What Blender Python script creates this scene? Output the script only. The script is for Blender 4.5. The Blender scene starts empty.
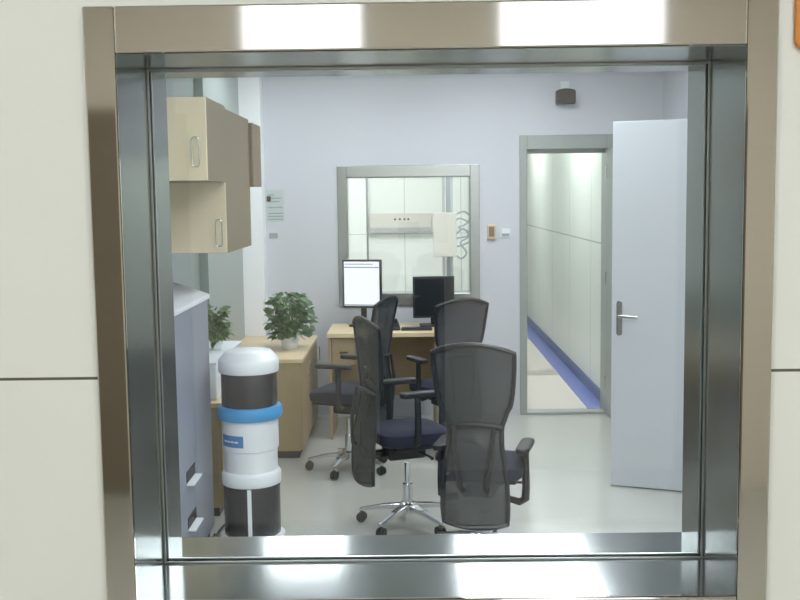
import bpy, bmesh, math, random
from mathutils import Vector, Matrix
R = math.radians
PI = math.pi
SC = bpy.context.scene
COL = SC.collection
random.seed(7)

# ------------------------------------------------------------------ helpers
class MB:
    """collects shapes, links them as ONE mesh object"""
    def __init__(s):
        s.bm = bmesh.new()
    def poly(s, verts, faces, smooth=False):
        vs = [s.bm.verts.new(v) for v in verts]
        for f in faces:
            try:
                fc = s.bm.faces.new([vs[i] for i in f]); fc.smooth = smooth
            except ValueError:
                pass
        return vs
    def box(s, x0, x1, y0, y1, z0, z1, mat=None):
        v = [Vector(p) for p in ((x0,y0,z0),(x1,y0,z0),(x1,y1,z0),(x0,y1,z0),(x0,y0,z1),(x1,y0,z1),(x1,y1,z1),(x0,y1,z1))]
        if mat: v = [mat @ p for p in v]
        s.poly(v, [(3,2,1,0),(4,5,6,7),(0,1,5,4),(1,2,6,5),(2,3,7,6),(3,0,4,7)])
        return s
    def lathe(s, prof, n=40, c=(0,0,0), mat=None, cap=True):
        vs, fs = [], []
        for r, z in prof:
            for k in range(n):
                a = 2*PI*k/n
                vs.append(Vector((r*math.cos(a), r*math.sin(a), z)))
        if mat: vs = [mat @ v for v in vs]
        vs = [v + Vector(c) for v in vs]
        for i in range(len(prof)-1):
            for k in range(n):
                k2 = (k+1) % n
                fs.append((i*n+k, i*n+k2, (i+1)*n+k2, (i+1)*n+k))
        vv = s.poly(vs, fs, True)
        if cap:
            for i, rev in ((0, True), (len(prof)-1, False)):
                ring = vv[i*n:(i+1)*n]
                if prof[i][0] > 1e-5:
                    s.bm.faces.new(ring[::-1] if rev else ring)
        return s
    def tube(s, pts, r, n=10, closed=False):
        pts = [Vector(p) for p in pts]
        m = len(pts)
        rad = r if isinstance(r, (list, tuple)) else [r]*m
        vs, fs = [], []
        up = None
        for i, p in enumerate(pts):
            if closed: t = pts[(i+1) % m] - pts[i-1]
            elif i == 0: t = pts[1]-p
            elif i == m-1: t = p-pts[i-1]
            else: t = pts[i+1]-pts[i-1]
            t.normalize()
            if up is None:
                up = Vector((0,0,1)) if abs(t.z) < .9 else Vector((1,0,0))
            up = (up - t*up.dot(t)).normalized()
            q = t.cross(up)
            for k in range(n):
                a = 2*PI*k/n
                vs.append(p + (up*math.cos(a)+q*math.sin(a))*rad[i])
        last = m if closed else m-1
        for i in range(last):
            for k in range(n):
                k2 = (k+1) % n; j = (i+1) % m
                fs.append((i*n+k, i*n+k2, j*n+k2, j*n+k))
        vv = s.poly(vs, fs, True)
        if not closed:
            s.bm.faces.new(vv[:n][::-1]); s.bm.faces.new(vv[-n:])
        return s
    def prism(s, pts, h, mat):
        """outline pts (u,v) extruded by h along local w; mat maps (u,v,w)"""
        n = len(pts)
        vs = [mat @ Vector((u,v,0)) for u,v in pts] + [mat @ Vector((u,v,h)) for u,v in pts]
        fs = [tuple(range(n))[::-1], tuple(range(n,2*n))] + [(i,(i+1)%n,n+(i+1)%n,n+i) for i in range(n)]
        s.poly(vs, fs)
        return s
    def build(s, name, m, parent=None, bevel=0, seg=2, solid=0, loc=None, sub=0):
        bmesh.ops.recalc_face_normals(s.bm, faces=s.bm.faces)
        me = bpy.data.meshes.new(name); s.bm.to_mesh(me); s.bm.free()
        me.materials.append(m)
        if any(p.use_smooth for p in me.polygons): me.set_sharp_from_angle(angle=R(38))
        o = bpy.data.objects.new(name, me); COL.objects.link(o)
        if parent: o.parent = parent
        if loc: o.location = loc
        if solid:
            d = o.modifiers.new('solid','SOLIDIFY'); d.thickness = solid; d.offset = 0
        if bevel:
            d = o.modifiers.new('bevel','BEVEL'); d.width = bevel; d.segments = seg; d.limit_method = 'ANGLE'
            d.harden_normals = False
        if sub:
            d = o.modifiers.new('sub','SUBSURF'); d.levels = sub; d.render_levels = sub
        return o

def rrect(w, h, r, n=5):
    out = []
    for cx, cy, a0 in ((w/2-r,h/2-r,0),(-w/2+r,h/2-r,90),(-w/2+r,-h/2+r,180),(w/2-r,-h/2+r,270)):
        for k in range(n+1):
            a = R(a0+90*k/n); out.append((cx+r*math.cos(a), cy+r*math.sin(a)))
    return out
XZ = Matrix(((1,0,0,0),(0,0,-1,0),(0,1,0,0),(0,0,0,1)))      # u->x, v->z, w-> -y

def thing(name, label, cat, loc=(0,0,0), rz=0, group=None):
    o = bpy.data.objects.new(name, None); COL.objects.link(o)
    o.empty_display_size = .05
    o.location = loc; o.rotation_euler = (0,0,rz)
    o['label'] = label; o['category'] = cat
    if group: o['group'] = group
    return o
def structure(o, label=None, cat='wall'):
    o['kind'] = 'structure'
    if label: o['label'] = label; o['category'] = cat
    return o
def copy_tree(o, parent=None):
    c = o.copy(); COL.objects.link(c)
    if parent: c.parent = parent
    for ch in [k for k in bpy.data.objects if k.parent == o]:
        copy_tree(ch, c)
    return c

# ------------------------------------------------------------------ materials
def srgb(r, g, b):
    f = lambda c: (c/255/12.92) if c/255 <= .04045 else ((c/255+.055)/1.055)**2.4
    return (f(r), f(g), f(b), 1)
def mat(name, col, rough=.5, metal=0, spec=.5, noise=0, nscale=8, bump=0, bscale=60, stretch=(1,1,1), coat=0):
    m = bpy.data.materials.new(name); m.use_nodes = True
    nt = m.node_tree; N = nt.nodes; L = nt.links
    b = N['Principled BSDF']
    b.inputs['Base Color'].default_value = col
    b.inputs['Roughness'].default_value = rough; b.inputs['Metallic'].default_value = metal
    b.inputs['Specular IOR Level'].default_value = spec
    if coat: b.inputs['Coat Weight'].default_value = coat; b.inputs['Coat Roughness'].default_value = .08
    tc = N.new('ShaderNodeTexCoord'); mp = N.new('ShaderNodeMapping'); mp.inputs['Scale'].default_value = stretch
    L.new(tc.outputs['Object'], mp.inputs['Vector'])
    if noise:
        n = N.new('ShaderNodeTexNoise'); n.inputs['Scale'].default_value = nscale; n.inputs['Detail'].default_value = 4
        L.new(mp.outputs['Vector'], n.inputs['Vector'])
        mr = N.new('ShaderNodeMapRange'); mr.inputs['To Min'].default_value = 1-noise; mr.inputs['To Max'].default_value = 1+noise
        L.new(n.outputs['Fac'], mr.inputs['Value'])
        mx = N.new('ShaderNodeMix'); mx.data_type = 'RGBA'; mx.blend_type = 'MULTIPLY'; mx.inputs['Factor'].default_value = 1
        mx.inputs['A'].default_value = col
        L.new(mr.outputs['Result'], mx.inputs['B'])
        L.new(mx.outputs['Result'], b.inputs['Base Color'])
    if bump:
        n2 = N.new('ShaderNodeTexNoise'); n2.inputs['Scale'].default_value = bscale; n2.inputs['Detail'].default_value = 3
        L.new(mp.outputs['Vector'], n2.inputs['Vector'])
        bp = N.new('ShaderNodeBump'); bp.inputs['Strength'].default_value = bump; bp.inputs['Distance'].default_value = .002
        L.new(n2.outputs['Fac'], bp.inputs['Height']); L.new(bp.outputs['Normal'], b.inputs['Normal'])
    return m
def tile_mat(name, col, joint, axis_offsets, rough=.25, jw=.004, noise=.03):
    """axis_offsets: list of (axis 0/1/2, period, phase) joints drawn as lines in object space"""
    m = mat(name, col, rough, noise=noise, nscale=2.5)
    nt = m.node_tree; N = nt.nodes; L = nt.links
    b = N['Principled BSDF']
    tc = N.new('ShaderNodeTexCoord'); sp = N.new('ShaderNodeSeparateXYZ'); L.new(tc.outputs['Object'], sp.inputs[0])
    acc = None
    for ax, per, ph in axis_offsets:
        a = N.new('ShaderNodeMath'); a.operation = 'SUBTRACT'; a.inputs[1].default_value = ph; L.new(sp.outputs[ax], a.inputs[0])
        w = N.new('ShaderNodeMath'); w.operation = 'PINGPONG'; w.inputs[1].default_value = per/2; L.new(a.outputs[0], w.inputs[0])
        c = N.new('ShaderNodeMath'); c.operation = 'LESS_THAN'; c.inputs[1].default_value = jw/2; L.new(w.outputs[0], c.inputs[0])
        if acc is None: acc = c
        else:
            mxx = N.new('ShaderNodeMath'); mxx.operation = 'MAXIMUM'; L.new(acc.outputs[0], mxx.inputs[0]); L.new(c.outputs[0], mxx.inputs[1]); acc = mxx
    mx = N.new('ShaderNodeMix'); mx.data_type = 'RGBA'
    src = b.inputs['Base Color'].links[0].from_socket
    L.new(src, mx.inputs['A']); mx.inputs['B'].default_value = joint
    L.new(acc.outputs[0], mx.inputs['Factor']); L.new(mx.outputs['Result'], b.inputs['Base Color'])
    return m
def emit(name, col, s):
    m = bpy.data.materials.new(name); m.use_nodes = True
    nt = m.node_tree; N = nt.nodes
    N.remove(N['Principled BSDF'])
    e = N.new('ShaderNodeEmission'); e.inputs[0].default_value = col; e.inputs[1].default_value = s
    nt.links.new(e.outputs[0], N['Material Output'].inputs[0])
    return m
def glass_mat(name, tint):
    m = bpy.data.materials.new(name); m.use_nodes = True
    nt = m.node_tree; N = nt.nodes; L = nt.links
    N.remove(N['Principled BSDF'])
    t = N.new('ShaderNodeBsdfTransparent'); t.inputs[0].default_value = tint
    g = N.new('ShaderNodeBsdfGlossy'); g.inputs['Roughness'].default_value = 0.0; g.inputs[0].default_value = (1,1,1,1)
    fr = N.new('ShaderNodeFresnel'); fr.inputs[0].default_value = 1.5
    mx = N.new('ShaderNodeMixShader')
    L.new(fr.outputs[0], mx.inputs[0]); L.new(t.outputs[0], mx.inputs[1]); L.new(g.outputs[0], mx.inputs[2])
    L.new(mx.outputs[0], N['Material Output'].inputs[0])
    return m
def mesh_mat(name, col, cover):
    """woven net: threads and holes far finer than a pixel, so a fixed share of the light passes through"""
    m = mat(name, col, .6)
    nt = m.node_tree; N = nt.nodes; L = nt.links
    b = N['Principled BSDF']; out = N['Material Output']
    t = N.new('ShaderNodeBsdfTransparent')
    tc = N.new('ShaderNodeTexCoord'); n = N.new('ShaderNodeTexNoise'); n.inputs['Scale'].default_value = 9
    L.new(tc.outputs['Object'], n.inputs['Vector'])
    mr = N.new('ShaderNodeMapRange'); mr.inputs['To Min'].default_value = cover-.08; mr.inputs['To Max'].default_value = cover+.08
    L.new(n.outputs['Fac'], mr.inputs['Value'])
    mx = N.new('ShaderNodeMixShader'); L.new(mr.outputs['Result'], mx.inputs[0]); L.new(t.outputs[0], mx.inputs[1]); L.new(b.outputs[0], mx.inputs[2])
    L.new(mx.outputs[0], out.inputs[0])
    return m

M = {}
M['casing'] = mat('brushed_steel_casing', srgb(199,195,188), .06, 1, noise=.03, nscale=5, stretch=(2,2,20))
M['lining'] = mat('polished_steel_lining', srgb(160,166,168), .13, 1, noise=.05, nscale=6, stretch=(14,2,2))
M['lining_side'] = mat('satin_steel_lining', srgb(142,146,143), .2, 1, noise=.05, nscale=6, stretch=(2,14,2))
M['frame2'] = mat('steel_frame', srgb(176,178,178), .22, 1, noise=.04, nscale=5)
M['doorframe'] = mat('grey_door_frame', srgb(156,162,159), .4, .3, noise=.03)
M['grey_leaf'] = mat('grey_steel_leaf', srgb(150,157,155), .4, .1, noise=.04, nscale=3)
M['tile_near'] = tile_mat('cream_wall_panels', srgb(226,228,222), srgb(88,86,78), [(2,.9,1.4185),(0,2.2,1.0)], .35, .0045, .012)
M['tile_far'] = tile_mat('pale_wall_tiles', srgb(228,233,231), srgb(180,181,172), [(2,.62,1.29),(0,.6,-.04)], .3, .007, .02)
M['tile_hall'] = tile_mat('hall_wall_tiles', srgb(230,234,230), srgb(160,162,155), [(2,1.2,1.29),(1,1.2,9.0)], .3, .012, .02)
M['taupe'] = mat('taupe_wall_paint', srgb(236,229,216), .6, noise=.02, nscale=2)
M['paint'] = mat('cool_white_paint', srgb(201,204,211), .6, noise=.015, nscale=2)
M['column'] = mat('white_boxing_paint', srgb(244,246,249), .5, noise=.01)
M['leftwall'] = mat('grey_green_panel', srgb(146,158,154), .3, noise=.03, nscale=1.5)
M['ceiling'] = mat('ceiling_white', srgb(232,233,232), .7, noise=.01)
M['floor'] = mat('glossy_pale_floor', srgb(189,190,184), .16, noise=.02, nscale=3, coat=.2)
M['hall_floor'] = mat('hall_floor', srgb(240,231,224), .2, noise=.02)
M['blue_floor'] = mat('blue_floor_band', srgb(104,122,196), .3, noise=.04)
M['blue_skirt'] = mat('slate_blue_skirting', srgb(74,92,142), .4, noise=.04)
M['grey_band'] = mat('grey_floor_band', srgb(190,184,176), .3, noise=.03)
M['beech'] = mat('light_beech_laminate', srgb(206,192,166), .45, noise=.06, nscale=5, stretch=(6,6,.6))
M['beech_shaded'] = mat('shaded_beech_laminate', srgb(124,109,86), .5, noise=.06, nscale=5, stretch=(6,6,.6))  # darker copy of the beech: side-face shade put into the colour
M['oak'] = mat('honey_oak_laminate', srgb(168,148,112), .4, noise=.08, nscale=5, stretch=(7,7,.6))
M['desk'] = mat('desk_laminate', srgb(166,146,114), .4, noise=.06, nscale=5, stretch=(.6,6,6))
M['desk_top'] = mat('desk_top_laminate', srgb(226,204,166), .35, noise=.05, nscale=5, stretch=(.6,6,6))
M['dark'] = mat('dark_plinth', srgb(58,52,44), .6, noise=.05)
M['chrome'] = mat('chrome', srgb(214,216,218), .15, 1, noise=.02)
M['black'] = mat('black_plastic', srgb(30,32,36), .45, noise=.05)
M['chair_frame'] = mat('black_chair_frame', srgb(26,29,34), .45, noise=.05)
M['seat'] = mat('dark_navy_fabric', srgb(30,34,54), .85, noise=.15, nscale=60, bump=.4, bscale=300)
M['net'] = mesh_mat('dark_grey_net', srgb(52,57,62), .74)
M['screen_lit'] = emit('lit_screen', (.92,.95,1,1), 1.15)
M['screen_bar'] = emit('lit_screen_bar', srgb(150,170,190), .9)
M['screen_off'] = mat('dark_screen', srgb(28,34,38), .2, noise=.05)
M['white_plastic'] = mat('white_plastic', srgb(232,236,240), .35, noise=.02)
M['grey_plastic'] = mat('grey_machine_shell', srgb(142,147,160), .45, noise=.02)
M['pale_plastic'] = mat('pale_machine_top', srgb(228,230,238), .4, noise=.02)
M['smoke'] = mat('smoky_black_band', srgb(44,42,50), .25, noise=.05)
M['blue'] = mat('bright_blue_plastic', srgb(62,152,212), .35, noise=.03)
M['label_blue'] = mat('label_blue', srgb(72,128,190), .5, noise=.05)
M['leaf'] = mat('leaf_green', srgb(72,104,66), .5, noise=.4, nscale=14)
M['leaf2'] = mat('leaf_yellow_green', srgb(84,110,62), .5, noise=.35, nscale=14)
M['soil'] = mat('soil', srgb(60,46,34), .9, noise=.2)
M['paper'] = mat('notice_paper', srgb(186,196,196), .7, noise=.03)
M['ink'] = mat('grey_print', srgb(150,161,161), .7, noise=.05)
M['speaker'] = mat('dark_brown_speaker', srgb(52,42,44), .6, noise=.1, nscale=60)
M['orange'] = mat('orange_sign', srgb(206,132,58), .45, noise=.05)
M['callcover'] = mat('brown_cover', srgb(120,108,96), .5, noise=.05)
M['callbody'] = mat('orange_cream_body', srgb(222,190,150), .5, noise=.03)
M['switch'] = mat('switch_white', srgb(222,228,230), .4, noise=.01)
M['switch_grey'] = mat('switch_grey', srgb(150,160,170), .4, noise=.01)
M['stand'] = mat('stand_grey', srgb(176,180,182), .4, .2, noise=.03)
M['stand_pale'] = mat('stand_box', srgb(206,204,198), .5, noise=.03)
M['door_white'] = mat('white_door_leaf', srgb(196,201,208), .4, noise=.015)
M['added_panel'] = mat('added_panel_taupe', srgb(134,124,108), .5, noise=.04)
M['added_block'] = mat('added_block_navy', srgb(36,40,48), .5, noise=.05)
M['bead'] = mat('bead_steel', srgb(190,196,196), .3, 1, noise=.04)
M['gasket'] = mat('dark_gasket', srgb(70,78,78), .5, noise=.05)
M['glass'] = glass_mat('lead_glass', (.965,.98,.972,1))
M['glass2'] = glass_mat('lead_glass_far', (.98,.99,.98,1))
M['light_cool'] = emit('panel_cool', (.93,.96,1,1), 9.8)
M['band_glow'] = emit('band_glow_pane', (.96,.98,1,1), 3.0)  # glow of the panes added behind the camera
M['light_fill'] = emit('panel_fill', (.93,.96,1,1), 22.0)  # for panels added to brighten the column and camera-facing things
M['light_corr'] = emit('panel_corridor', (1,.995,.985,1), 17.0)
M['light_scan'] = emit('panel_scan', (.98,1,.99,1), 24.0)
M['light_hall'] = emit('panel_hall', (.99,1,.98,1), 16.0)

# ------------------------------------------------------------------ the rooms
def wall_xz(name, x0, x1, z0, z1, y0, y1, holes, m, label):
    xs = sorted({x0, x1, *[h[0] for h in holes], *[h[1] for h in holes]})
    zs = sorted({z0, z1, *[h[2] for h in holes], *[h[3] for h in holes]})
    b = MB()
    for i in range(len(xs)-1):
        run = None
        for j in range(len(zs)-1):
            cx, cz = (xs[i]+xs[i+1])/2, (zs[j]+zs[j+1])/2
            if any(h[0] < cx < h[1] and h[2] < cz < h[3] for h in holes): continue
            b.box(xs[i], xs[i+1], y0, y1, zs[j], zs[j+1])
    return structure(b.build(name, m), label)

NW0, NW1 = 1.634, 1.96                 # the wall with the large window
OX0, OX1, OZ0, OZ1 = -.447, .520, 1.047, 1.923
FW0, FW1 = 8.0, 8.2                    # the far wall
LX, RX = -1.30, 1.92
wall_xz('wall_near', -2.6, 2.6, 0, 3.1, NW0, NW1, [(OX0,OX1,OZ0,OZ1)], M['tile_near'], 'cream panelled wall around the large steel-framed viewing window')
WX0, WX1, WZ0, WZ1 = -.47, .475, .94, 1.84
DX0, DX1, DZ1 = .90, 1.50, 2.03
wall_xz('wall_far', LX-.1, RX+.1, 0, 2.75, FW0, FW1, [(WX0,WX1,WZ0,WZ1),(DX0-.03,DX1+.03,-.01,DZ1+.03)], M['paint'], 'cool white far wall holding the small window and the doorway')
structure(MB().box(LX-.1, LX, NW1, FW0, 0, 2.75).build('wall_left', M['leftwall']), 'grey-green left wall behind the beige cabinets')
b = MB()
b.box(RX, RX+.1, NW1, 4.93, 0, 2.75).box(RX, RX+.1, 5.74, FW0, 0, 2.75).box(RX, RX+.1, 4.93, 5.74, 2.12, 2.75)
structure(b.build('wall_right', M['paint']), 'white right wall behind the open white door')
structure(MB().box(LX, -1.245, 6.5, FW0, 0, 2.75).build('wall_left_boxing', M['leftwall']), 'slightly stepped far end of the grey-green left wall')
structure(MB().box(-1.245, -1.086, 7.86, FW0, 0, 2.75).build('trim_1', M['column']), 'bright white boxed column in the far left corner', 'column')
structure(MB().box(LX-.1, RX+.1, NW1, FW1, -.1, 0).build('floor', M['floor']), 'glossy pale floor of the control room', 'floor')
structure(MB().box(LX-.1, RX+.1, NW1, FW1, 2.75, 2.85).build('ceiling', M['ceiling']), 'white ceiling of the control room', 'ceiling')
# side passage behind the white door
b = MB(); b.box(RX+.1, RX+1.3, 4.4, 4.5, 0, 2.4).box(RX+.1, RX+1.3, 6.2, 6.3, 0, 2.4).box(RX+1.3, RX+1.4, 4.4, 6.3, 0, 2.4).box(RX+.1, RX+1.4, 4.4, 6.3, 2.4, 2.5).box(RX+.1, RX+1.4, 4.4, 6.3, -.1, 0)
structure(b.build('wall_passage', M['paint']), 'white walls of the passage behind the open white door')
# corridor on the camera's side
CY = -2.7
structure(MB().box(-2.6, 2.6, CY-.1, NW0, -.1, 0).build('floor_corridor', M['floor']), 'pale floor of the corridor in front of the window', 'floor')
structure(MB().box(-2.6, 2.6, CY-.1, NW0, 3.1, 3.2).build('ceiling_corridor', M['ceiling']), 'white ceiling of the corridor in front of the window', 'ceiling')
wall_xz('wall_rear', -2.6, 2.6, 0, 3.1, CY-.1, CY, [(-.91,-.25,2.46,3.0),(.52,1.43,2.46,3.0)], M['taupe'], 'taupe wall facing the viewing window')
for nm, x in (('wall_corridor_left',-2.7),('wall_corridor_right',2.6)):
    structure(MB().box(x, x+.1, CY-.1, NW0, 0, 3.1).build(nm, M['tile_near']), 'cream end wall of the corridor')
d3 = structure(MB().box(-2.45, -1.32, CY, CY+.04, 0, 2.2).build('added_dark_panel', M['added_panel'], bevel=.004), 'added dark taupe panel shaped as a door, facing the viewing window', 'door')  # unseen, added so the left casing reflects something dark
for nm, xa, xb, lab in (('glow_pane_left', -.91, -.25, 'narrower added glowing pane in the wall facing the viewing window'), ('glow_pane_right', .52, 1.43, 'wider added glowing pane in the wall facing the viewing window')):  # unseen panes added to reflect as bright bands in the top casing
    w = bpy.data.objects.new(nm, None); COL.objects.link(w); w.location = ((xa+xb)/2, CY, 2.46); structure(w, lab, 'window')
    hw = (xb-xa)/2
    b = MB().box(-hw-.03, -hw, -.05, .015, -.03, .57).box(hw, hw+.03, -.05, .015, -.03, .57).box(-hw, hw, -.05, .015, -.03, 0).box(-hw, hw, -.05, .015, .54, .57)
    b.build('added_pane_frame', M['doorframe'], w)
    MB().box(-hw, hw, -.03, -.02, 0, .54).build('glowing_pane', M['band_glow'], w)
fc = thing('added_dark_block', 'added narrow dark block shaped as a cabinet, opposite the viewing window', 'cabinet', (.01, CY+.21, 0))  # unseen, added for the dark strip reflected in the glass
MB().box(-.19, .19, -.2, .18, 0, 1.22).build('body', M['added_block'], fc, bevel=.004)
for k in range(4):
    dr = MB().box(-.185, .185, .18, .2, .02+k*.3, .31+k*.3).build('drawer', M['added_block'], fc, bevel=.004)
    MB().box(-.05, .05, .2, .215, .22+k*.3, .235+k*.3).build('handle', M['chrome'], dr, bevel=.003)  # handles of the added dark block
# scan room beyond the small window
SY = 11.2
structure(MB().box(-2.6, .85, SY, SY+.1, 0, 2.9).build('wall_scan', M['tile_far']), 'pale tiled wall seen through the small far window')
structure(MB().box(-2.7, -2.6, FW1, SY+.1, 0, 2.9).build('wall_scan_left', M['tile_far']), 'pale tiled side wall beyond the small far window')
structure(MB().box(.78, .85, FW1, SY, 0, 2.9).build('wall_partition', M['tile_far']), 'partition between the room beyond the window and the passage')
structure(MB().box(-2.7, .85, FW1, SY+.1, -.1, 0).build('floor_scan', M['hall_floor']), 'pale floor beyond the small far window', 'floor')
structure(MB().box(-2.7, .85, FW1, SY+.1, 2.9, 3.0).build('ceiling_scan', M['ceiling']), 'white ceiling beyond the small far window', 'ceiling')
structure(MB().box(-.66, -.445, SY-.06, SY, 0, 2.9).build('trim_2', M['tile_far']), 'pale upright wall panel at the left of the small far window', 'wall panel')
structure(MB().box(-.445, -.425, SY-.065, SY, 0, 2.9).build('trim_3', M['frame2']), 'thin grey upright strip seen through the small far window', 'trim')
# hall beyond the doorway
HX = 1.56
structure(MB().box(HX, HX+.1, FW1, 15, 0, 2.75).build('wall_hall', M['tile_hall']), 'cream tiled wall seen through the far doorway')
structure(MB().box(.85, HX, 15, 15.1, 0, 2.75).build('wall_hall_end', M['tile_far']), 'pale end wall of the passage beyond the doorway')
structure(MB().box(.75, .85, SY, 15, 0, 2.75).build('wall_hall_left', M['tile_far']), 'pale left wall of the passage beyond the doorway')
structure(MB().box(.85, HX+.1, FW1, 15, -.1, 0).build('floor_hall', M['hall_floor']), 'pinkish cream floor beyond the doorway', 'floor')
structure(MB().box(.85, HX+.1, FW1, 15, 2.75, 2.85).build('ceiling_hall', M['ceiling']), 'white ceiling beyond the doorway', 'ceiling')
structure(MB().box(HX-.16, HX, FW1, 15, 0, .004).build('trim_4', M['blue_floor']), 'blue floor band along the wall beyond the doorway', 'floor band')
structure(MB().box(HX-.018, HX, FW1, 15, .004, .095).build('baseboard_hall', M['blue_skirt']), 'slate blue baseboard beyond the doorway', 'baseboard')
structure(MB().box(.85, HX-.16, 9.75, 10.05, 0, .004).build('trim_5', M['grey_band']), 'grey band across the floor beyond the doorway', 'floor band')

# ------------------------------------------------------------------ near window (lead glass viewing window)
def casing_window(name, x0, x1, z0, z1, y0, y1, yg, cw, ct, label, mc, ml, gl, sill_extra=0):
    w = bpy.data.objects.new(name, None); COL.objects.link(w)
    w.location = ((x0+x1)/2, y0, z0); structure(w, label, 'window')
    off = -Vector(w.location)
    T = Matrix.Translation(off)
    pr = .012
    for (a, c, e, f) in ((x0-cw, x0+.004, z0-ct, z1+ct), (x1-.004, x1+cw, z0-ct, z1+ct), (x0+.004, x1-.004, z1-.003, z1+ct), (x0+.004, x1-.004, z0-ct, z0+.010)):
        MB().box(a, c, y0-pr, y0, e, f, T).build('casing_strip', mc, w, bevel=.003)
    t = .004
    for k, bx in enumerate( ((x0, x0+t, z0, z1), (x1-t, x1, z0, z1), (x0+t, x1-t, z1-t, z1), (x0+t, x1-t, z0, z0+t))):
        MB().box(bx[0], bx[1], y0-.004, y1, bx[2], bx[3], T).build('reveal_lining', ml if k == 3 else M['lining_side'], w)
    # bead and gasket round the glass
    for side in (-1, 1):
        b = MB(); g = MB()
        for bb, d, ww, yy0, yy1 in ((b, t, .004, yg+side*.008, yg+side*.012), (g, t, .002, yg+side*.0081, yg+side*.006)):
            ya, yb = min(yy0, yy1), max(yy0, yy1)
            bb.box(x0+d, x0+d+ww, ya, yb, z0+d, z1-d, T).box(x1-d-ww, x1-d, ya, yb, z0+d, z1-d, T)
            bb.box(x0+d+ww, x1-d-ww, ya, yb, z1-d-ww, z1-d, T).box(x0+d+ww, x1-d-ww, ya, yb, z0+d, z0+d+ww, T)
        b.build('glazing_bead', M['bead'], w, bevel=.001); g.build('gasket', M['gasket'], w)
    MB().box(x0+t, x1-t, yg-.006, yg+.006, z0+t, z1-t, T).build('glass_pane', gl, w)
    return w
casing_window('window_1', OX0, OX1, OZ0, OZ1, NW0, NW1, 1.825, .044, .068, 'large viewing window in a brushed steel frame', M['casing'], M['lining'], M['glass'])
casing_window('window_2', WX0, WX1, WZ0, WZ1, FW0, FW1, 8.12, .066, .085, 'small steel-framed window in the far wall above the desk', M['frame2'], M['frame2'], M['glass2'])

# ------------------------------------------------------------------ doors
d1 = bpy.data.objects.new('door_1', None); COL.objects.link(d1); d1.location = (DX0, FW0, 0)
structure(d1, 'open doorway with a grey metal frame in the far wall', 'door')
T = Matrix.Translation(-Vector(d1.location))
b = MB()
b.box(.845, DX0, FW0-.02, FW1, 0, 2.135, T).box(DX1, 1.545, FW0-.02, FW1, 0, 2.135, T).box(DX0, DX1, FW0-.02, FW1, DZ1, 2.135, T)
b.build('door_frame', M['doorframe'], d1, bevel=.004)
MB().box(DX0, DX1, FW0+.05, FW0+.09, DZ1-.03, DZ1, T).build('door_stop', M['doorframe'], d1)
MB().box(DX0, DX1, FW0-.02, FW0+.1, 0, .02, T).build('threshold', M['doorframe'], d1, bevel=.004)
lf = MB(); TL = T @ Matrix.Translation((1.497, FW0-.03, 0)) @ Matrix.Rotation(R(3.5), 4, 'Z')
lf.box(0, .04, -.75, 0, .012, 2.02, TL)
leaf = lf.build('door_leaf', M['grey_leaf'], d1, bevel=.003)
MB().box(-.006, .0, -.71, -.66, .9, 1.14, TL).build('handle_plate', M['chrome'], leaf, bevel=.002)
MB().tube([TL @ Vector(p) for p in ((0,-.685,1.03),(-.05,-.685,1.03),(-.055,-.57,1.03))], .009).build('lever', M['chrome'], leaf)
for z in (.25, 1.05, 1.85):
    MB().tube([TL @ Vector((0,-.004,z-.05)), TL @ Vector((0,-.004,z+.05))], .009).build('hinge', M['chrome'], leaf)

d2 = bpy.data.objects.new('door_2', None); COL.objects.link(d2)
ang = math.atan2(.27, -.70)                      # direction hinge -> free edge
d2.location = (1.868, 5.725, 0); d2.rotation_euler = (0,0,ang)
structure(d2, 'white door leaf standing open at the right of the room', 'door')
leaf = MB().box(0, .755, -.02, .02, .008, 2.095).build('door_leaf', M['door_white'], d2, bevel=.003)
for s in (1, -1):
    MB().prism(rrect(.034,.2,.015), .008, Matrix.Translation((.71, s*.02, .985)) @ (XZ if s < 0 else Matrix.Rotation(PI,4,'Z') @ XZ)).build('handle_plate', M['frame2'], leaf, bevel=.002)
    MB().tube([(.71,s*.026,1.0),(.71,s*.062,1.0),(.70,s*.072,1.0),(.60,s*.072,.997)], .0095).build('lever', M['frame2'], leaf)
for z in (.25, 1.85):
    MB().tube([(0,.022,z-.05),(0,.022,z+.05)], .009).build('hinge', M['chrome'], d2)

# ------------------------------------------------------------------ ceiling lamps
def lamp(x, y, z, w, l, m, label, group):
    t = thing('ceiling_panel_light', label, 'ceiling light', (x,y,z), 0, group)
    b = MB()
    b.box(-w/2-.02, w/2+.02, -l/2-.02, -l/2, -.02, 0).box(-w/2-.02, w/2+.02, l/2, l/2+.02, -.02, 0).box(-w/2-.02, -w/2, -l/2, l/2, -.02, 0).box(w/2, w/2+.02, -l/2, l/2, -.02, 0)
    b.build('frame', M['frame2'], t)
    MB().box(-w/2, w/2, -l/2, l/2, -.012, 0).build('diffuser', m, t)
for x, lab in ((-1.0, 'ceiling panel in the corridor, to the left of the viewing window'), (1.1, 'ceiling panel in the corridor, to the right of the viewing window')):
    lamp(x, -.5, 3.1, .6, 1.2, M['light_corr'], lab, 'corridor ceiling panels')
lamp(.70, 6.2, 2.75, .8, 2.0, M['light_cool'], 'ceiling panel above the chairs in the control room', 'control room ceiling panels')
lamp(-.72, 6.9, 2.75, .5, .5, M['light_fill'], 'added small square fill panel in the far left of the control room', 'control room ceiling panels')  # added to brighten the white corner column
lamp(.80, 3.0, 2.75, .6, 1.2, M['light_fill'], 'added right-hand fill panel just inside the viewing window', 'control room ceiling panels')  # this and the next are added fill for camera-facing surfaces
lamp(-.15, 2.65, 2.75, .6, .6, M['light_fill'], 'added left-hand fill panel just inside the viewing window', 'control room ceiling panels')
lamp(-.5, 9.6, 2.9, .9, .9, M['light_scan'], 'ceiling panel in the room beyond the small far window', None)
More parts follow.
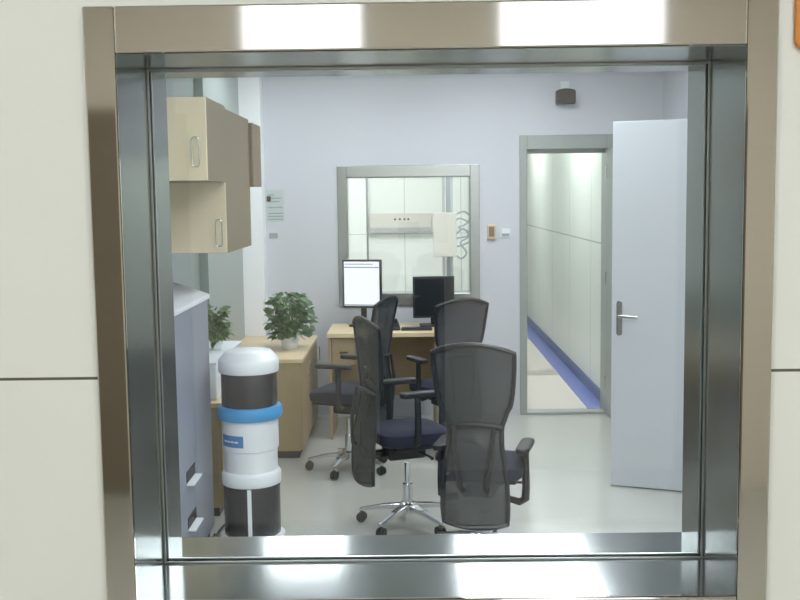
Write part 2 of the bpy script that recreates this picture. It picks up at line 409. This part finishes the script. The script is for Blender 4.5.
lamp(1.2, 9.4, 2.75, .45, 1.0, M['light_hall'], 'nearer ceiling panel in the passage beyond the doorway', 'passage ceiling panels')
lamp(1.2, 12.6, 2.75, .45, 1.0, M['light_hall'], 'farther ceiling panel in the passage beyond the doorway', 'passage ceiling panels')

# ------------------------------------------------------------------ wall cabinets on the left
def handle_loop(o, x, y, z, h=.12, w=.03):
    pts = []
    for k in range(20):
        a = 2*PI*k/20
        pts.append((x + w/2*math.copysign(abs(math.cos(a))**.5, math.cos(a)), y, z + h/2*math.copysign(abs(math.sin(a))**.35, math.sin(a))))
    MB().tube(pts, .0028, 8, True).build('handle', M['frame2'], o)
def wall_cabinet(y0, y1, z0, z1, xr, label, hx, hz, tone):
    t = thing('wall_cabinet', label, 'cabinet', ((LX+xr)/2, (y0+y1)/2, z0), 0, 'beige wall cabinets on the left wall')
    o = t.location; w = xr-LX; d = y1-y0; h = z1-z0
    MB().box(-w/2+.001, w/2, -d/2+.02, d/2-.001, 0, h).build('body', M['beech_shaded'], t, bevel=.002)
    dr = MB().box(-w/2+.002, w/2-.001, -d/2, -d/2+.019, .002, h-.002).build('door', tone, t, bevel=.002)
    if hx is not None: handle_loop(dr, hx-o.x, -d/2-.018, hz-o.z)
wall_cabinet(4.30, 4.75, 1.768, 2.108, -.815, 'short pale beige wall cabinet nearest the viewing window, loop handle near its lower corner', -.858, 1.885, M['beech'])
wall_cabinet(4.755, 5.50, 1.448, 2.10, -.823, 'tall beige wall cabinet hanging lower, between the two short cabinets', -.855, 1.54, M['beech'])
wall_cabinet(5.505, 5.82, 1.755, 2.085, -.806, 'short beige wall cabinet with shade put into its colour, farthest from the viewing window, against the white column', None, 0, M['beech_shaded'])

# ------------------------------------------------------------------ grey machine at the left edge
mc = thing('grey_machine', 'tall grey floor-standing machine with a sloping pale top at the left window edge', 'machine', (-1.145, 4.6, 0), 0)
def side_prof(h0, h1, lo):   # outline in x-z
    return [(-.13,lo),(.14,lo),(.14,h0),(-.13,h1)]
XZY = Matrix(((1,0,0,0),(0,0,1,-.6),(0,1,0,0),(0,0,0,1)))
MB().prism(side_prof(1.20,1.295,.04), 1.2, XZY).build('shell', M['grey_plastic'], mc, bevel=.006)
MB().prism([(-.135,1.297),(.15,1.199),(.15,1.222),(-.135,1.322)], 1.215, Matrix.Translation((0,-.008,0)) @ XZY).build('top_cover', M['pale_plastic'], mc, bevel=.004)
MB().box(-.12, .12, -.57, .57, 0, .04).build('plinth', M['dark'], mc)
for z in (.43, .22):
    f = MB().box(.139, .143, -.02, .16, z, z+.05).build('slot', M['black'], mc)
    MB().box(.141, .175, -.02, .16, z-.012, z-.002).build('tray', M['white_plastic'], f, bevel=.002)
MB().box(.1395, .1415, .17, .176, .06, 1.17).build('reflection_edge', M['switch_grey'], mc)  # strip stands in for the edge of a reflection in the glass

# ------------------------------------------------------------------ black and white canister
cn = thing('canister', 'tall white cylindrical canister with two black bands and a bright blue collar', 'canister', (-.80, 5.14, 0))
r = .140
MB().lathe([(r+.02,0),(r+.022,.008),(r+.02,.02),(r,.026)]).build('foot', M['white_plastic'], cn)
MB().lathe([(r-.002,.026),(r,.03),(r,.275),(r-.002,.28)]).build('lower_band', M['smoke'], cn)
def patch(a0, a1, z0, z1, rr, name, m, parent, n=10, th=.002):
    vs, fs = [], []
    for k in range(n+1):
        a = a0+(a1-a0)*k/n
        for rad in (rr, rr+th):
            for z in (z0, z1): vs.append((rad*math.sin(a), -rad*math.cos(a), z))
    for k in range(n):
        i = 4*k; j = i+4
        fs += [(i+2,i+3,j+3,j+2),(i,j,j+1,i+1),(i+1,j+1,j+3,i+3),(i,i+2,j+2,j)]
    fs += [(0,1,3,2),(4*n,4*n+2,4*n+3,4*n+1)]
    b = MB(); b.poly(vs, fs)
    return b.build(name, m, parent)
patch(R(-1), R(7), .03, .277, r-.0005, 'white_stripe', M['white_plastic'], cn, 3)
MB().lathe([(r,.28),(r+.006,.283),(r+.008,.29),(r+.008,.335),(r-.001,.348),(r-.008,.352),(r-.008,.455),(r-.001,.460),(r,.468),(r,.61)]).build('body', M['white_plastic'], cn)
lb = patch(R(-62), R(-6), .485, .543, r, 'blue_label', M['label_blue'], cn)
for k, (a0, a1, z0, z1) in enumerate(((-54,-46,.508,.53),(-44,-36,.508,.53),(-34,-27,.508,.53),(-25,-17,.508,.53))):
    o = patch(R(a0), R(a1), z0, z0+.008, r+.0015, 'lettering', M['white_plastic'], lb, 3, .0012)
MB().lathe([(r-.004,.61),(r+.014,.612),(r+.022,.628),(r+.022,.655),(r+.014,.672),(r-.004,.676)]).build('blue_collar', M['blue'], cn)
MB().lathe([(r-.004,.676),(r-.002,.68),(r-.002,.835),(r-.005,.84)]).build('upper_band', M['smoke'], cn)
MB().lathe([(r-.004,.84),(r+.006,.843),(r+.009,.85),(r+.009,.902),(r+.005,.908),(r-.026,.944),(r-.030,.947),(.05,.953),(0.001,.954)]).build('lid', M['white_plastic'], cn)
o = MB().tube([(-.95,5.40,.008),(-.975,5.30,.008),(-.985,5.20,.008),(-.975,5.08,.02),(-.972,5.02,.05),(-.982,5.0,.035),(-.986,5.08,.008)], .006).build('power_cable', M['black'])
o['label'] = 'short black cable looped on the floor between the grey machine and the canister'; o['category'] = 'cable'

# ------------------------------------------------------------------ low cabinets, white box, plants
def low_cabinet(x0, x1, y0, y1, h, label, ndoor):
    t = thing('low_cabinet', label, 'cabinet', ((x0+x1)/2, (y0+y1)/2, 0))
    w = x1-x0; d = y1-y0
    MB().box(-w/2+.01, w/2-.03, -d/2+.02, d/2-.01, 0, .05).build('plinth', M['dark'], t)
    MB().box(-w/2, w/2-.02, -d/2, d/2, .05, h-.025).build('body', M['oak'], t, bevel=.002)
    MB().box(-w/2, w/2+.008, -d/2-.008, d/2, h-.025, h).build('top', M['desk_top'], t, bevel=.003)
    for k in range(ndoor):
        a = -d/2+.004+(d-.008)*k/ndoor; c = a+(d-.008)/ndoor-.005
        dr = MB().box(w/2-.02, w/2-.001, a, c, .056, h-.03).build('door', M['oak'], t, bevel=.002)
        yy = c-.05 if k % 2 == 0 else a+.05
        MB().tube([(w/2-.002,yy,h-.18),(w/2+.022,yy,h-.18),(w/2+.022,yy,h-.08),(w/2-.002,yy,h-.08)], .004).build('handle', M['frame2'], dr)
    return t
low_cabinet(-1.24, -.70, 6.70, 7.855, .656, 'low honey-coloured wooden cabinet under the leafy plant by the desk', 3)
low_cabinet(-1.29, -1.0, 5.46, 6.45, .62, 'low wooden cabinet half hidden between the grey machine and the canister', 2)
wb = thing('white_box', 'white box under the smaller plant, beside the grey machine', 'box', (-1.145, 5.95, .62))
MB().box(-.13, .11, -.42, .42, 0, .19).build('body', M['white_plastic'], wb, bevel=.008)
MB().box(-.135, .115, -.425, .425, .19, .205).build('lid', M['white_plastic'], wb, bevel=.004)

def plant(loc, rx, hz, n, label, ml, pot_r, pot_h, ls, seed):
    rnd = random.Random(seed)
    t = thing('potted_plant', label, 'plant', loc)
    MB().lathe([(pot_r*.7,0),(pot_r*.74,.004),(pot_r,pot_h-.012),(pot_r*1.06,pot_h-.01),(pot_r*1.06,pot_h),(pot_r*.9,pot_h),(pot_r*.88,pot_h-.02),(.001,pot_h-.02)], 28).build('pot', M['white_plastic'], t)
    MB().lathe([(.001,pot_h-.018),(pot_r*.87,pot_h-.0175)], 20, cap=False).build('soil', M['soil'], t)
    st = MB(); lv = MB()
    for k in range(n):
        a = rnd.uniform(0, 2*PI); u = rnd.random()**.55
        zt = pot_h + hz*rnd.uniform(.05, 1)
        rel = (zt-pot_h)/hz
        env = rx*(.75+.35*math.sin(PI*max(0,min(1,rel*.8+.1))))
        tip = Vector((env*u*math.cos(a), env*u*math.sin(a), zt - .12*hz*u*u))
        root = Vector((pot_r*.5*math.cos(a), pot_r*.5*math.sin(a), pot_h-.02))
        mid = (root+tip)/2 + Vector((0,0,.15*hz))
        if k % 3 == 0:
            st.tube([root, (root+mid)/2+Vector((0,0,.02)), mid, tip], .0022, 5)
        L = ls*rnd.uniform(.7, 1.25); W = L*.62
        d = Vector((math.cos(a+rnd.uniform(-.8,.8)), math.sin(a+rnd.uniform(-.8,.8)), rnd.uniform(-.7,.6))).normalized()
        nrm = Vector((rnd.uniform(-.5,.5), rnd.uniform(-1,.2), rnd.uniform(.1,1)))
        sd = d.cross(nrm).normalized(); nn = sd.cross(d).normalized()
        pr = [(0,0),(.12,.34),(.35,.5),(.6,.42),(.82,.2),(1,0)]
        c = [tip + d*(p*L) - nn*(.18*L*p*p) for p, q in pr]
        vs = list(c)
        l_ = [c[i] + sd*(pr[i][1]*W) + nn*(.05*L) for i in range(1,5)]
        r_ = [c[i] - sd*(pr[i][1]*W) + nn*(.05*L) for i in range(1,5)]
        vs += l_ + r_
        fs = [(0,1,6),(1,2,7,6),(2,3,8,7),(3,4,9,8),(4,5,9),(0,10,1),(1,10,11,2),(2,11,12,3),(3,12,13,4),(4,13,5)]
        lv.poly(vs, fs, True)
    st.build('stems', M['leaf2'], t)
    lv.build('foliage', ml, t)
plant((-.825, 7.15, .656), .135, .30, 300, 'larger leafy green plant on the honey-coloured low cabinet', M['leaf'], .065, .09, .06, 3)
plant((-1.12, 6.02, .826), .06, .19, 130, 'smaller green plant on the white box beside the grey machine', M['leaf2'], .04, .06, .05, 5)

# ------------------------------------------------------------------ desk
dk = thing('desk', 'light wood office desk against the far wall under the small window', 'desk', (-.19, 7.5, 0))
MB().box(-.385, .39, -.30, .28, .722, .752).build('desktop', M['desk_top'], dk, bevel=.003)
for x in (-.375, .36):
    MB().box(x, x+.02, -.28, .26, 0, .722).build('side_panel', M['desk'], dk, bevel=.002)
MB().box(-.355, .36, .2, .218, .22, .722).build('modesty_panel', M['desk'], dk)
dw = MB().box(-.352, -.19, -.27, .18, .53, .715).build('drawer', M['desk'], dk, bevel=.003)
MB().box(-.30, -.24, -.283, -.27, .61, .622).build('drawer_pull', M['dark'], dw, bevel=.002)

def monitor(loc, rz, w, h, zb, lit, label):
    t = thing('monitor', label, 'monitor', loc, rz)
    MB().prism(rrect(.2*w/.3,.16,.03), .012, Matrix.Identity(4)).build('stand_base', M['black'], t, bevel=.003)
    MB().box(-.02, .02, .0, .022, .012, zb+h*.5).build('stand_neck', M['black'], t, bevel=.004)
    hs = MB().box(-w/2, w/2, -.035, 0, zb, zb+h).build('housing', M['black'], t, bevel=.004)
    sc = MB().box(-w/2+.012, w/2-.012, -.0365, -.034, zb+.016, zb+h-.014).build('screen', M['screen_lit'] if lit else M['screen_off'], t)
    if lit:
        MB().box(-w/2+.018, w/2-.06, -.0375, -.036, zb+h-.036, zb+h-.03).build('menu_line', M['screen_bar'], sc)
        MB().box(-w/2+.014, w/2-.014, -.0375, -.036, zb+h-.060, zb+h-.052).build('tool_bar', M['screen_bar'], sc)
        MB().box(-w/2+.014, w/2-.05, -.0375, -.036, zb+.018, zb+.026).build('task_bar', M['screen_bar'], sc)
monitor((-.335, 7.62, .752), R(-14), .29, .352, .135, True, 'upright monitor with a bright white screen on the left of the desk')
monitor((.175, 7.58, .752), R(5), .30, .30, .062, False, 'black monitor with a dark screen on the right of the desk')
kb = thing('keyboard', 'black keyboard on the desk in front of the dark monitor', 'keyboard', (.05, 7.36, .752))
MB().box(-.11, .11, -.05, .05, 0, .014).build('case', M['black'], kb, bevel=.004)
b = MB()
for i in range(14):
    for j in range(5): b.box(-.103+i*.0148, -.103+i*.0148+.012, -.043+j*.0175, -.043+j*.0175+.014, .014, .019)
b.build('keys', M['smoke'], kb)
ph = thing('desk_phone', 'black desk telephone between the two monitors', 'telephone', (-.125, 7.40, .752), R(10))
MB().prism([(-.075,0),(.075,0),(.075,.07),(-.075,.02)], .1, Matrix(((0,0,1,-.05),(1,0,0,0),(0,1,0,0),(0,0,0,1)))).build('base', M['black'], ph, bevel=.004)
MB().tube([(-.05,.0,.105),(-.046,.0,.095),(-.03,.0,.088),(.0,.01,.075),(.025,.02,.055),(.035,.02,.05)], [.016,.018,.012,.011,.016,.014]).build('handset', M['black'], ph)

# ------------------------------------------------------------------ office chairs
PROF = [(.215,-.240),(.30,-.248),(.40,-.252),(.50,-.248),(.60,-.238),(.68,-.234),(.78,-.240),(.88,-.254),(.96,-.270),(1.04,-.290)]
HALF = [(.215,.150),(.30,.155),(.40,.152),(.50,.140),(.58,.126),(.66,.124),(.72,.145),(.77,.170),(.84,.180),(.94,.188),(1.04,.192)]
def lerp(tab, z):
    if z <= tab[0][0]: return tab[0][1]
    for (a, p), (c, q) in zip(tab, tab[1:]):
        if z <= c:
            u = (z-a)/(c-a); u = u*u*(3-2*u)*.5+u*.5
            return p+(q-p)*u
    return tab[-1][1]
def back_pt(u, v):
    zt = 1.04 - .04*u*u
    zb = .205 + .02*u*u
    z = zb+(zt-zb)*v
    hw = lerp(HALF, z)*.96
    y = lerp(PROF, z) +   .018*u*u
    return Vector((hw*u, y, z))
def make_chair():
    t = thing('office_chair', 'x', 'office chair', (0,0,0), 0, 'black mesh-backed office chairs')
    # seat cushion
    b = MB()
    pts = rrect(.38, .39, .09, 6); c = len(pts)
    rings = [(.40,.93),(.408,1),(.44,1.02),(.462,1.0),(.472,.92),(.476,.6)]
    vs = [(u*s, v*s+.01, z + (0 if z < .45 else -.02*max(0,(v*s-.12))/.1)) for z, s in rings for u, v in pts]
    fs = [(i*c+k, i*c+(k+1)%c, (i+1)*c+(k+1)%c, (i+1)*c+k) for i in range(len(rings)-1) for k in range(c)]
    fs += [tuple(range(c))[::-1], tuple(range((len(rings)-1)*c, len(rings)*c))]
    b.poly(vs, fs, True); b.build('seat', M['seat'], t)
    MB().box(-.17, .17, -.13, .17, .38, .402).build('seat_pan', M['chair_frame'], t, bevel=.008)
    MB().box(-.065, .065, -.12, .08, .31, .38).build('tilt_mechanism', M['black'], t, bevel=.012)
    MB().tube([(.06,.03,.35),(.17,.05,.345),(.20,.055,.34)], [.006,.006,.009]).build('lever', M['black'], t)
    # mesh back
    b = MB(); nu, nv = 12, 26
    vs = [back_pt(-1+2*i/nu, j/nv) for j in range(nv+1) for i in range(nu+1)]
    fs = [(j*(nu+1)+i, j*(nu+1)+i+1, (j+1)*(nu+1)+i+1, (j+1)*(nu+1)+i) for j in range(nv) for i in range(nu)]
    b.poly(vs, fs, True)
    b.build('back_mesh', M['net'], t, solid=.003)
    loop = [back_pt(-1+2*i/nu, 0) for i in range(nu)] + [back_pt(1, j/nv) for j in range(nv)] + [back_pt(1-2*i/nu, 1) for i in range(nu)] + [back_pt(-1, 1-j/nv) for j in range(nv)]
    MB().tube(loop, .011, 8, True).build('back_frame', M['chair_frame'], t)
    b = MB()
    vv = [back_pt(-1+2*i/nu, .565) + Vector((0,-.012,0)) for i in range(nu+1)]
    b.tube(vv, .012, 8); b.build('cross_bar', M['chair_frame'], t)
    b = MB()
    for s in (-1, 1):
        b.tube([(s*.04,-.10,.35),(s*.05,-.2,.345),(s*.06,-.268,.40),(s*.075,-.278,.52),(s*.09,-.256,.675)], [.014,.014,.013,.011,.010], 8)
    b.build('back_support', M['chair_frame'], t)
    for s in (-1, 1):
        ar = MB().tube([(s*.12,-.02,.385),(s*.17,-.02,.372),(s*.197,-.02,.39),(s*.200,-.02,.45),(s*.197,-.02,.62)], [.016,.018,.02,.018,.016], 8).build('armrest', M['chair_frame'], t)
        MB().prism(rrect(.062,.24,.025), .028, Matrix.Translation((s*.192,.01,.615))).build('arm_pad', M['black'], ar, bevel=.008)
    # column and star base
    MB().lathe([(.026,.07),(.026,.22),(.016,.222),(.016,.33)], 20).build('gas_column', M['chrome'], t)
    MB().lathe([(.04,.065),(.045,.08),(.045,.115),(.03,.125)], 20).build('hub', M['chrome'], t)
    for k in range(5):
        a = R(18+72*k); d = Vector((math.cos(a), math.sin(a), 0)); q = Vector((-d.y, d.x, 0))
        b = MB(); vs = []
        for rr, zz, w, h in ((.03,.10,.022,.03),(.14,.09,.018,.024),(.25,.068,.013,.018),(.262,.066,.01,.014)):
            for sx, sz in ((-1,-.5),(1,-.5),(1,.5),(-1,.5)): vs.append(d*rr + q*(w*sx) + Vector((0,0,zz+h*sz)))
        fs = [(0,3,2,1),(12,13,14,15)] + [(i*4+j, i*4+(j+1)%4, i*4+4+(j+1)%4, i*4+4+j) for i in range(3) for j in range(4)]
        b.poly(vs, fs); lg = b.build('base_leg', M['chrome'], t, bevel=.004)
        b = MB()
        cpos = d*.25
        b.tube([cpos+Vector((0,0,.062)), cpos+Vector((0,0,.03))], .007, 8)
        for s in (-1, 1):
            mt = Matrix.Translation(cpos+q*(.012*s)+Vector((0,0,.027))) @ q.to_track_quat('Z','Y').to_matrix().to_4x4()
            b.lathe([(.02,-.008),(.026,-.006),(.026,.006),(.02,.008)], 16, mat=mt)
        b.build('caster', M['black'], lg)
    return t
proto = make_chair()
CH = [  # x, y, heading (deg, direction faced), seat raised, arms raised, base turned, back set upright (deg), label
    ((.338, 4.80), 76, .01, -.10, 0, 0, 'nearest office chair, its tall mesh back towards the viewing window'),
    ((-.02, 5.30), 22, .05, .04, 0, 5, 'office chair turned to the right beside the nearest one, showing its chrome star base'),
    ((-.385, 6.42), 160, .05, 0, 20, 0, 'office chair facing left in front of the bright monitor'),
    ((.225, 6.86), 115, .0, 0, 0, 0, 'office chair at the desk in front of the dark monitor'),
]
chairs = [proto] + [copy_tree(proto) for k in CH[1:]]
for o, ((x, y), hd, up, arm, turn, tip, lab) in zip(chairs, CH):
    o.location = (x, y, 0); o.rotation_euler = (0,0,R(hd-90)); o['label'] = lab
    for ch in [k for k in bpy.data.objects if k.parent == o]:
        nm = ch.name.split('.')[0]
        if nm in ('base_leg', 'hub'): ch.rotation_euler.z = R(turn)
        elif nm != 'gas_column': ch.location.z = up + (arm if nm == 'armrest' else 0)
        if tip and nm in ('back_mesh', 'back_frame', 'cross_bar', 'back_support'):
            ch.rotation_euler.x = R(-tip); ch.location.y = -.04; ch.location.z -= .02

# ------------------------------------------------------------------ small things on the far wall
def wall_plate(name, label, cat, x0, x1, z0, z1, th, m, bevel=.003):
    t = thing(name, label, cat, ((x0+x1)/2, FW0, (z0+z1)/2))
    MB().box((x0-x1)/2, (x1-x0)/2, -th, 0, (z0-z1)/2, (z1-z0)/2).build('plate' , m, t, bevel=bevel)
    return t
sp = thing('wall_speaker', 'small dark brown speaker high on the far wall above the doorway', 'speaker', (1.183, FW0, 2.36))
arc = [(-.07,0),(.07,0),(.07,.098)] + [(.07-.14*k/8, .098+.014*math.sin(PI*k/8)) for k in range(1,8)] + [(-.07,.098)]
MB().prism(arc, .085, Matrix.Translation((0,-.015,0)) @ XZ).build('housing', M['black'], sp, bevel=.004)
MB().box(-.055, .055, -.104, -.099, .012, .088).build('grille', M['speaker'], sp, bevel=.002)
MB().box(-.03, .03, -.016, 0, .02, .17).build('bracket', M['switch'], sp, bevel=.003)
cp = wall_plate('wall_alarm', 'small orange and brown alarm box on the wall just right of the small window', 'alarm box', .600, .660, 1.362, 1.466, .03, M['callbody'])
MB().box(-.02, .02, -.036, -.03, -.035, .04).build('cover', M['callcover'], cp, bevel=.002)
sw = wall_plate('light_switch', 'white light switch between the alarm box and the doorway', 'switch', .704, .772, 1.372, 1.436, .01, M['switch'])
MB().box(-.028, .028, -.015, -.01, -.024, -.004).build('rocker', M['switch_grey'], sw, bevel=.001)
nt = wall_plate('wall_notice', 'pale printed notice pinned on the far wall beside the white column', 'notice', -1.075, -.945, 1.508, 1.752, .003, M['paper'], 0)
b = MB()
for k, (w, z) in enumerate(((.05,.085),(.10,.06),(.09,.035),(.11,-.01),(.115,-.055),(.115,-.078),(.115,-.10))): b.box(-.055, -.055+w, -.004, -.003, z-.006, z+.004)
b.build('printed_lines', M['ink'], nt)
MB().box(-.062, -.032, -.014, -.003, .035, .075).build('clip', M['dark'], nt, bevel=.003)
n2 = wall_plate('wall_plate', 'small grey plate below the printed notice on the far wall', 'plate', -1.06, -.995, 1.385, 1.425, .004, M['ink'], 0)

# orange sign on the near wall
sg = thing('orange_sign', 'orange rounded sign on the cream wall at the upper right corner of the photo', 'sign', (.663, NW0, 2.011))
MB().prism(rrect(.148,.2,.016), .01, XZ).build('plate', M['orange'], sg, bevel=.003)

# ------------------------------------------------------------------ beyond the small window
tk = thing('wall_trunking', 'horizontal wall rail with small sockets seen through the far window', 'wall rail', (-.1, SY, 1.36))
MB().box(-.31, .34, -.05, 0, 0, .15).build('channel', M['stand_pale'], tk, bevel=.004)
MB().box(-.31, .34, -.065, 0, -.055, 0).build('lower_rail', M['stand'], tk, bevel=.004)
for x in (-.04, .01, .06, .10):
    MB().lathe([(.012,0),(.012,.006)], 12, mat=Matrix.Translation((x,-.05,.085)) @ Matrix.Rotation(PI/2,4,'X')).build('socket', M['dark'], tk)
st = thing('imaging_stand', 'upright grey column stand with a pale box seen through the far window', 'stand', (.40, 10.6, 0))
for x in (-.045, .035):
    MB().box(x-.014, x+.014, -.03, .03, .03, 2.2).build('rail', M['stand'], st, bevel=.003)
MB().box(-.02, .02, -.012, .012, .03, 2.15).build('inner_post', M['switch_grey'], st)
MB().box(-.16, .16, -.14, .14, 0, .03).build('foot_plate', M['stand'], st, bevel=.003)
MB().box(-.07, .07, -.04, .04, 2.13, 2.22).build('head', M['stand_pale'], st, bevel=.005)
MB().box(-.15, .08, -.11, -.03, 1.08, 1.52).build('detector_box', M['stand_pale'], st, bevel=.008)
for pts in (((.07,1.50),(.16,1.53),(.22,1.47),(.17,1.40),(.10,1.37),(.20,1.33),(.24,1.25),(.15,1.20),(.07,1.18)), ((.07,1.30),(.15,1.36),(.20,1.28),(.12,1.22),(.18,1.12),(.13,1.06),(.07,1.10)), ((.07,1.44),(.13,1.46),(.24,1.39),(.23,1.30),(.12,1.27),(.07,1.26))):
    n = len(pts); q = []
    for i in range(n-1):
        a, b_, c, d = [Vector(pts[max(0,min(n-1,i+k))]) for k in (-1,0,1,2)]
        for u in (0,.25,.5,.75):
            p = b_ + .5*u*((c-a) + u*((2*a-5*b_+4*c-d) + u*(3*b_-a-3*c+d)))
            q.append((p.x, -.07+.02*math.sin(9*p.y), p.y))
    MB().tube(q, .010, 8).build('cable', M['switch_grey'], st)

# ------------------------------------------------------------------ camera, world, view
cam = bpy.data.cameras.new('camera'); co = bpy.data.objects.new('camera', cam); COL.objects.link(co)
cam.sensor_fit = 'HORIZONTAL'; cam.sensor_width = 36; cam.lens = 36*1050/800
cam.clip_start = .05; cam.clip_end = 60
co.location = (0,0,1.7)
co.rotation_euler = (R(84.29507), R(.74688), R(.43440))
SC.camera = co
w = bpy.data.worlds.new('world'); SC.world = w; w.use_nodes = True
w.node_tree.nodes['Background'].inputs[0].default_value = (.8,.85,.9,1)
w.node_tree.nodes['Background'].inputs[1].default_value = .05
SC.view_settings.view_transform = 'Standard'; SC.view_settings.look = 'None'
SC.view_settings.gamma = 1; SC.view_settings.use_curve_mapping = False
SC.view_settings.exposure = 0
SC.cycles.max_bounces = 10; SC.cycles.transparent_max_bounces = 16; SC.cycles.diffuse_bounces = 5; SC.cycles.glossy_bounces = 5
SC.cycles.caustics_reflective = True
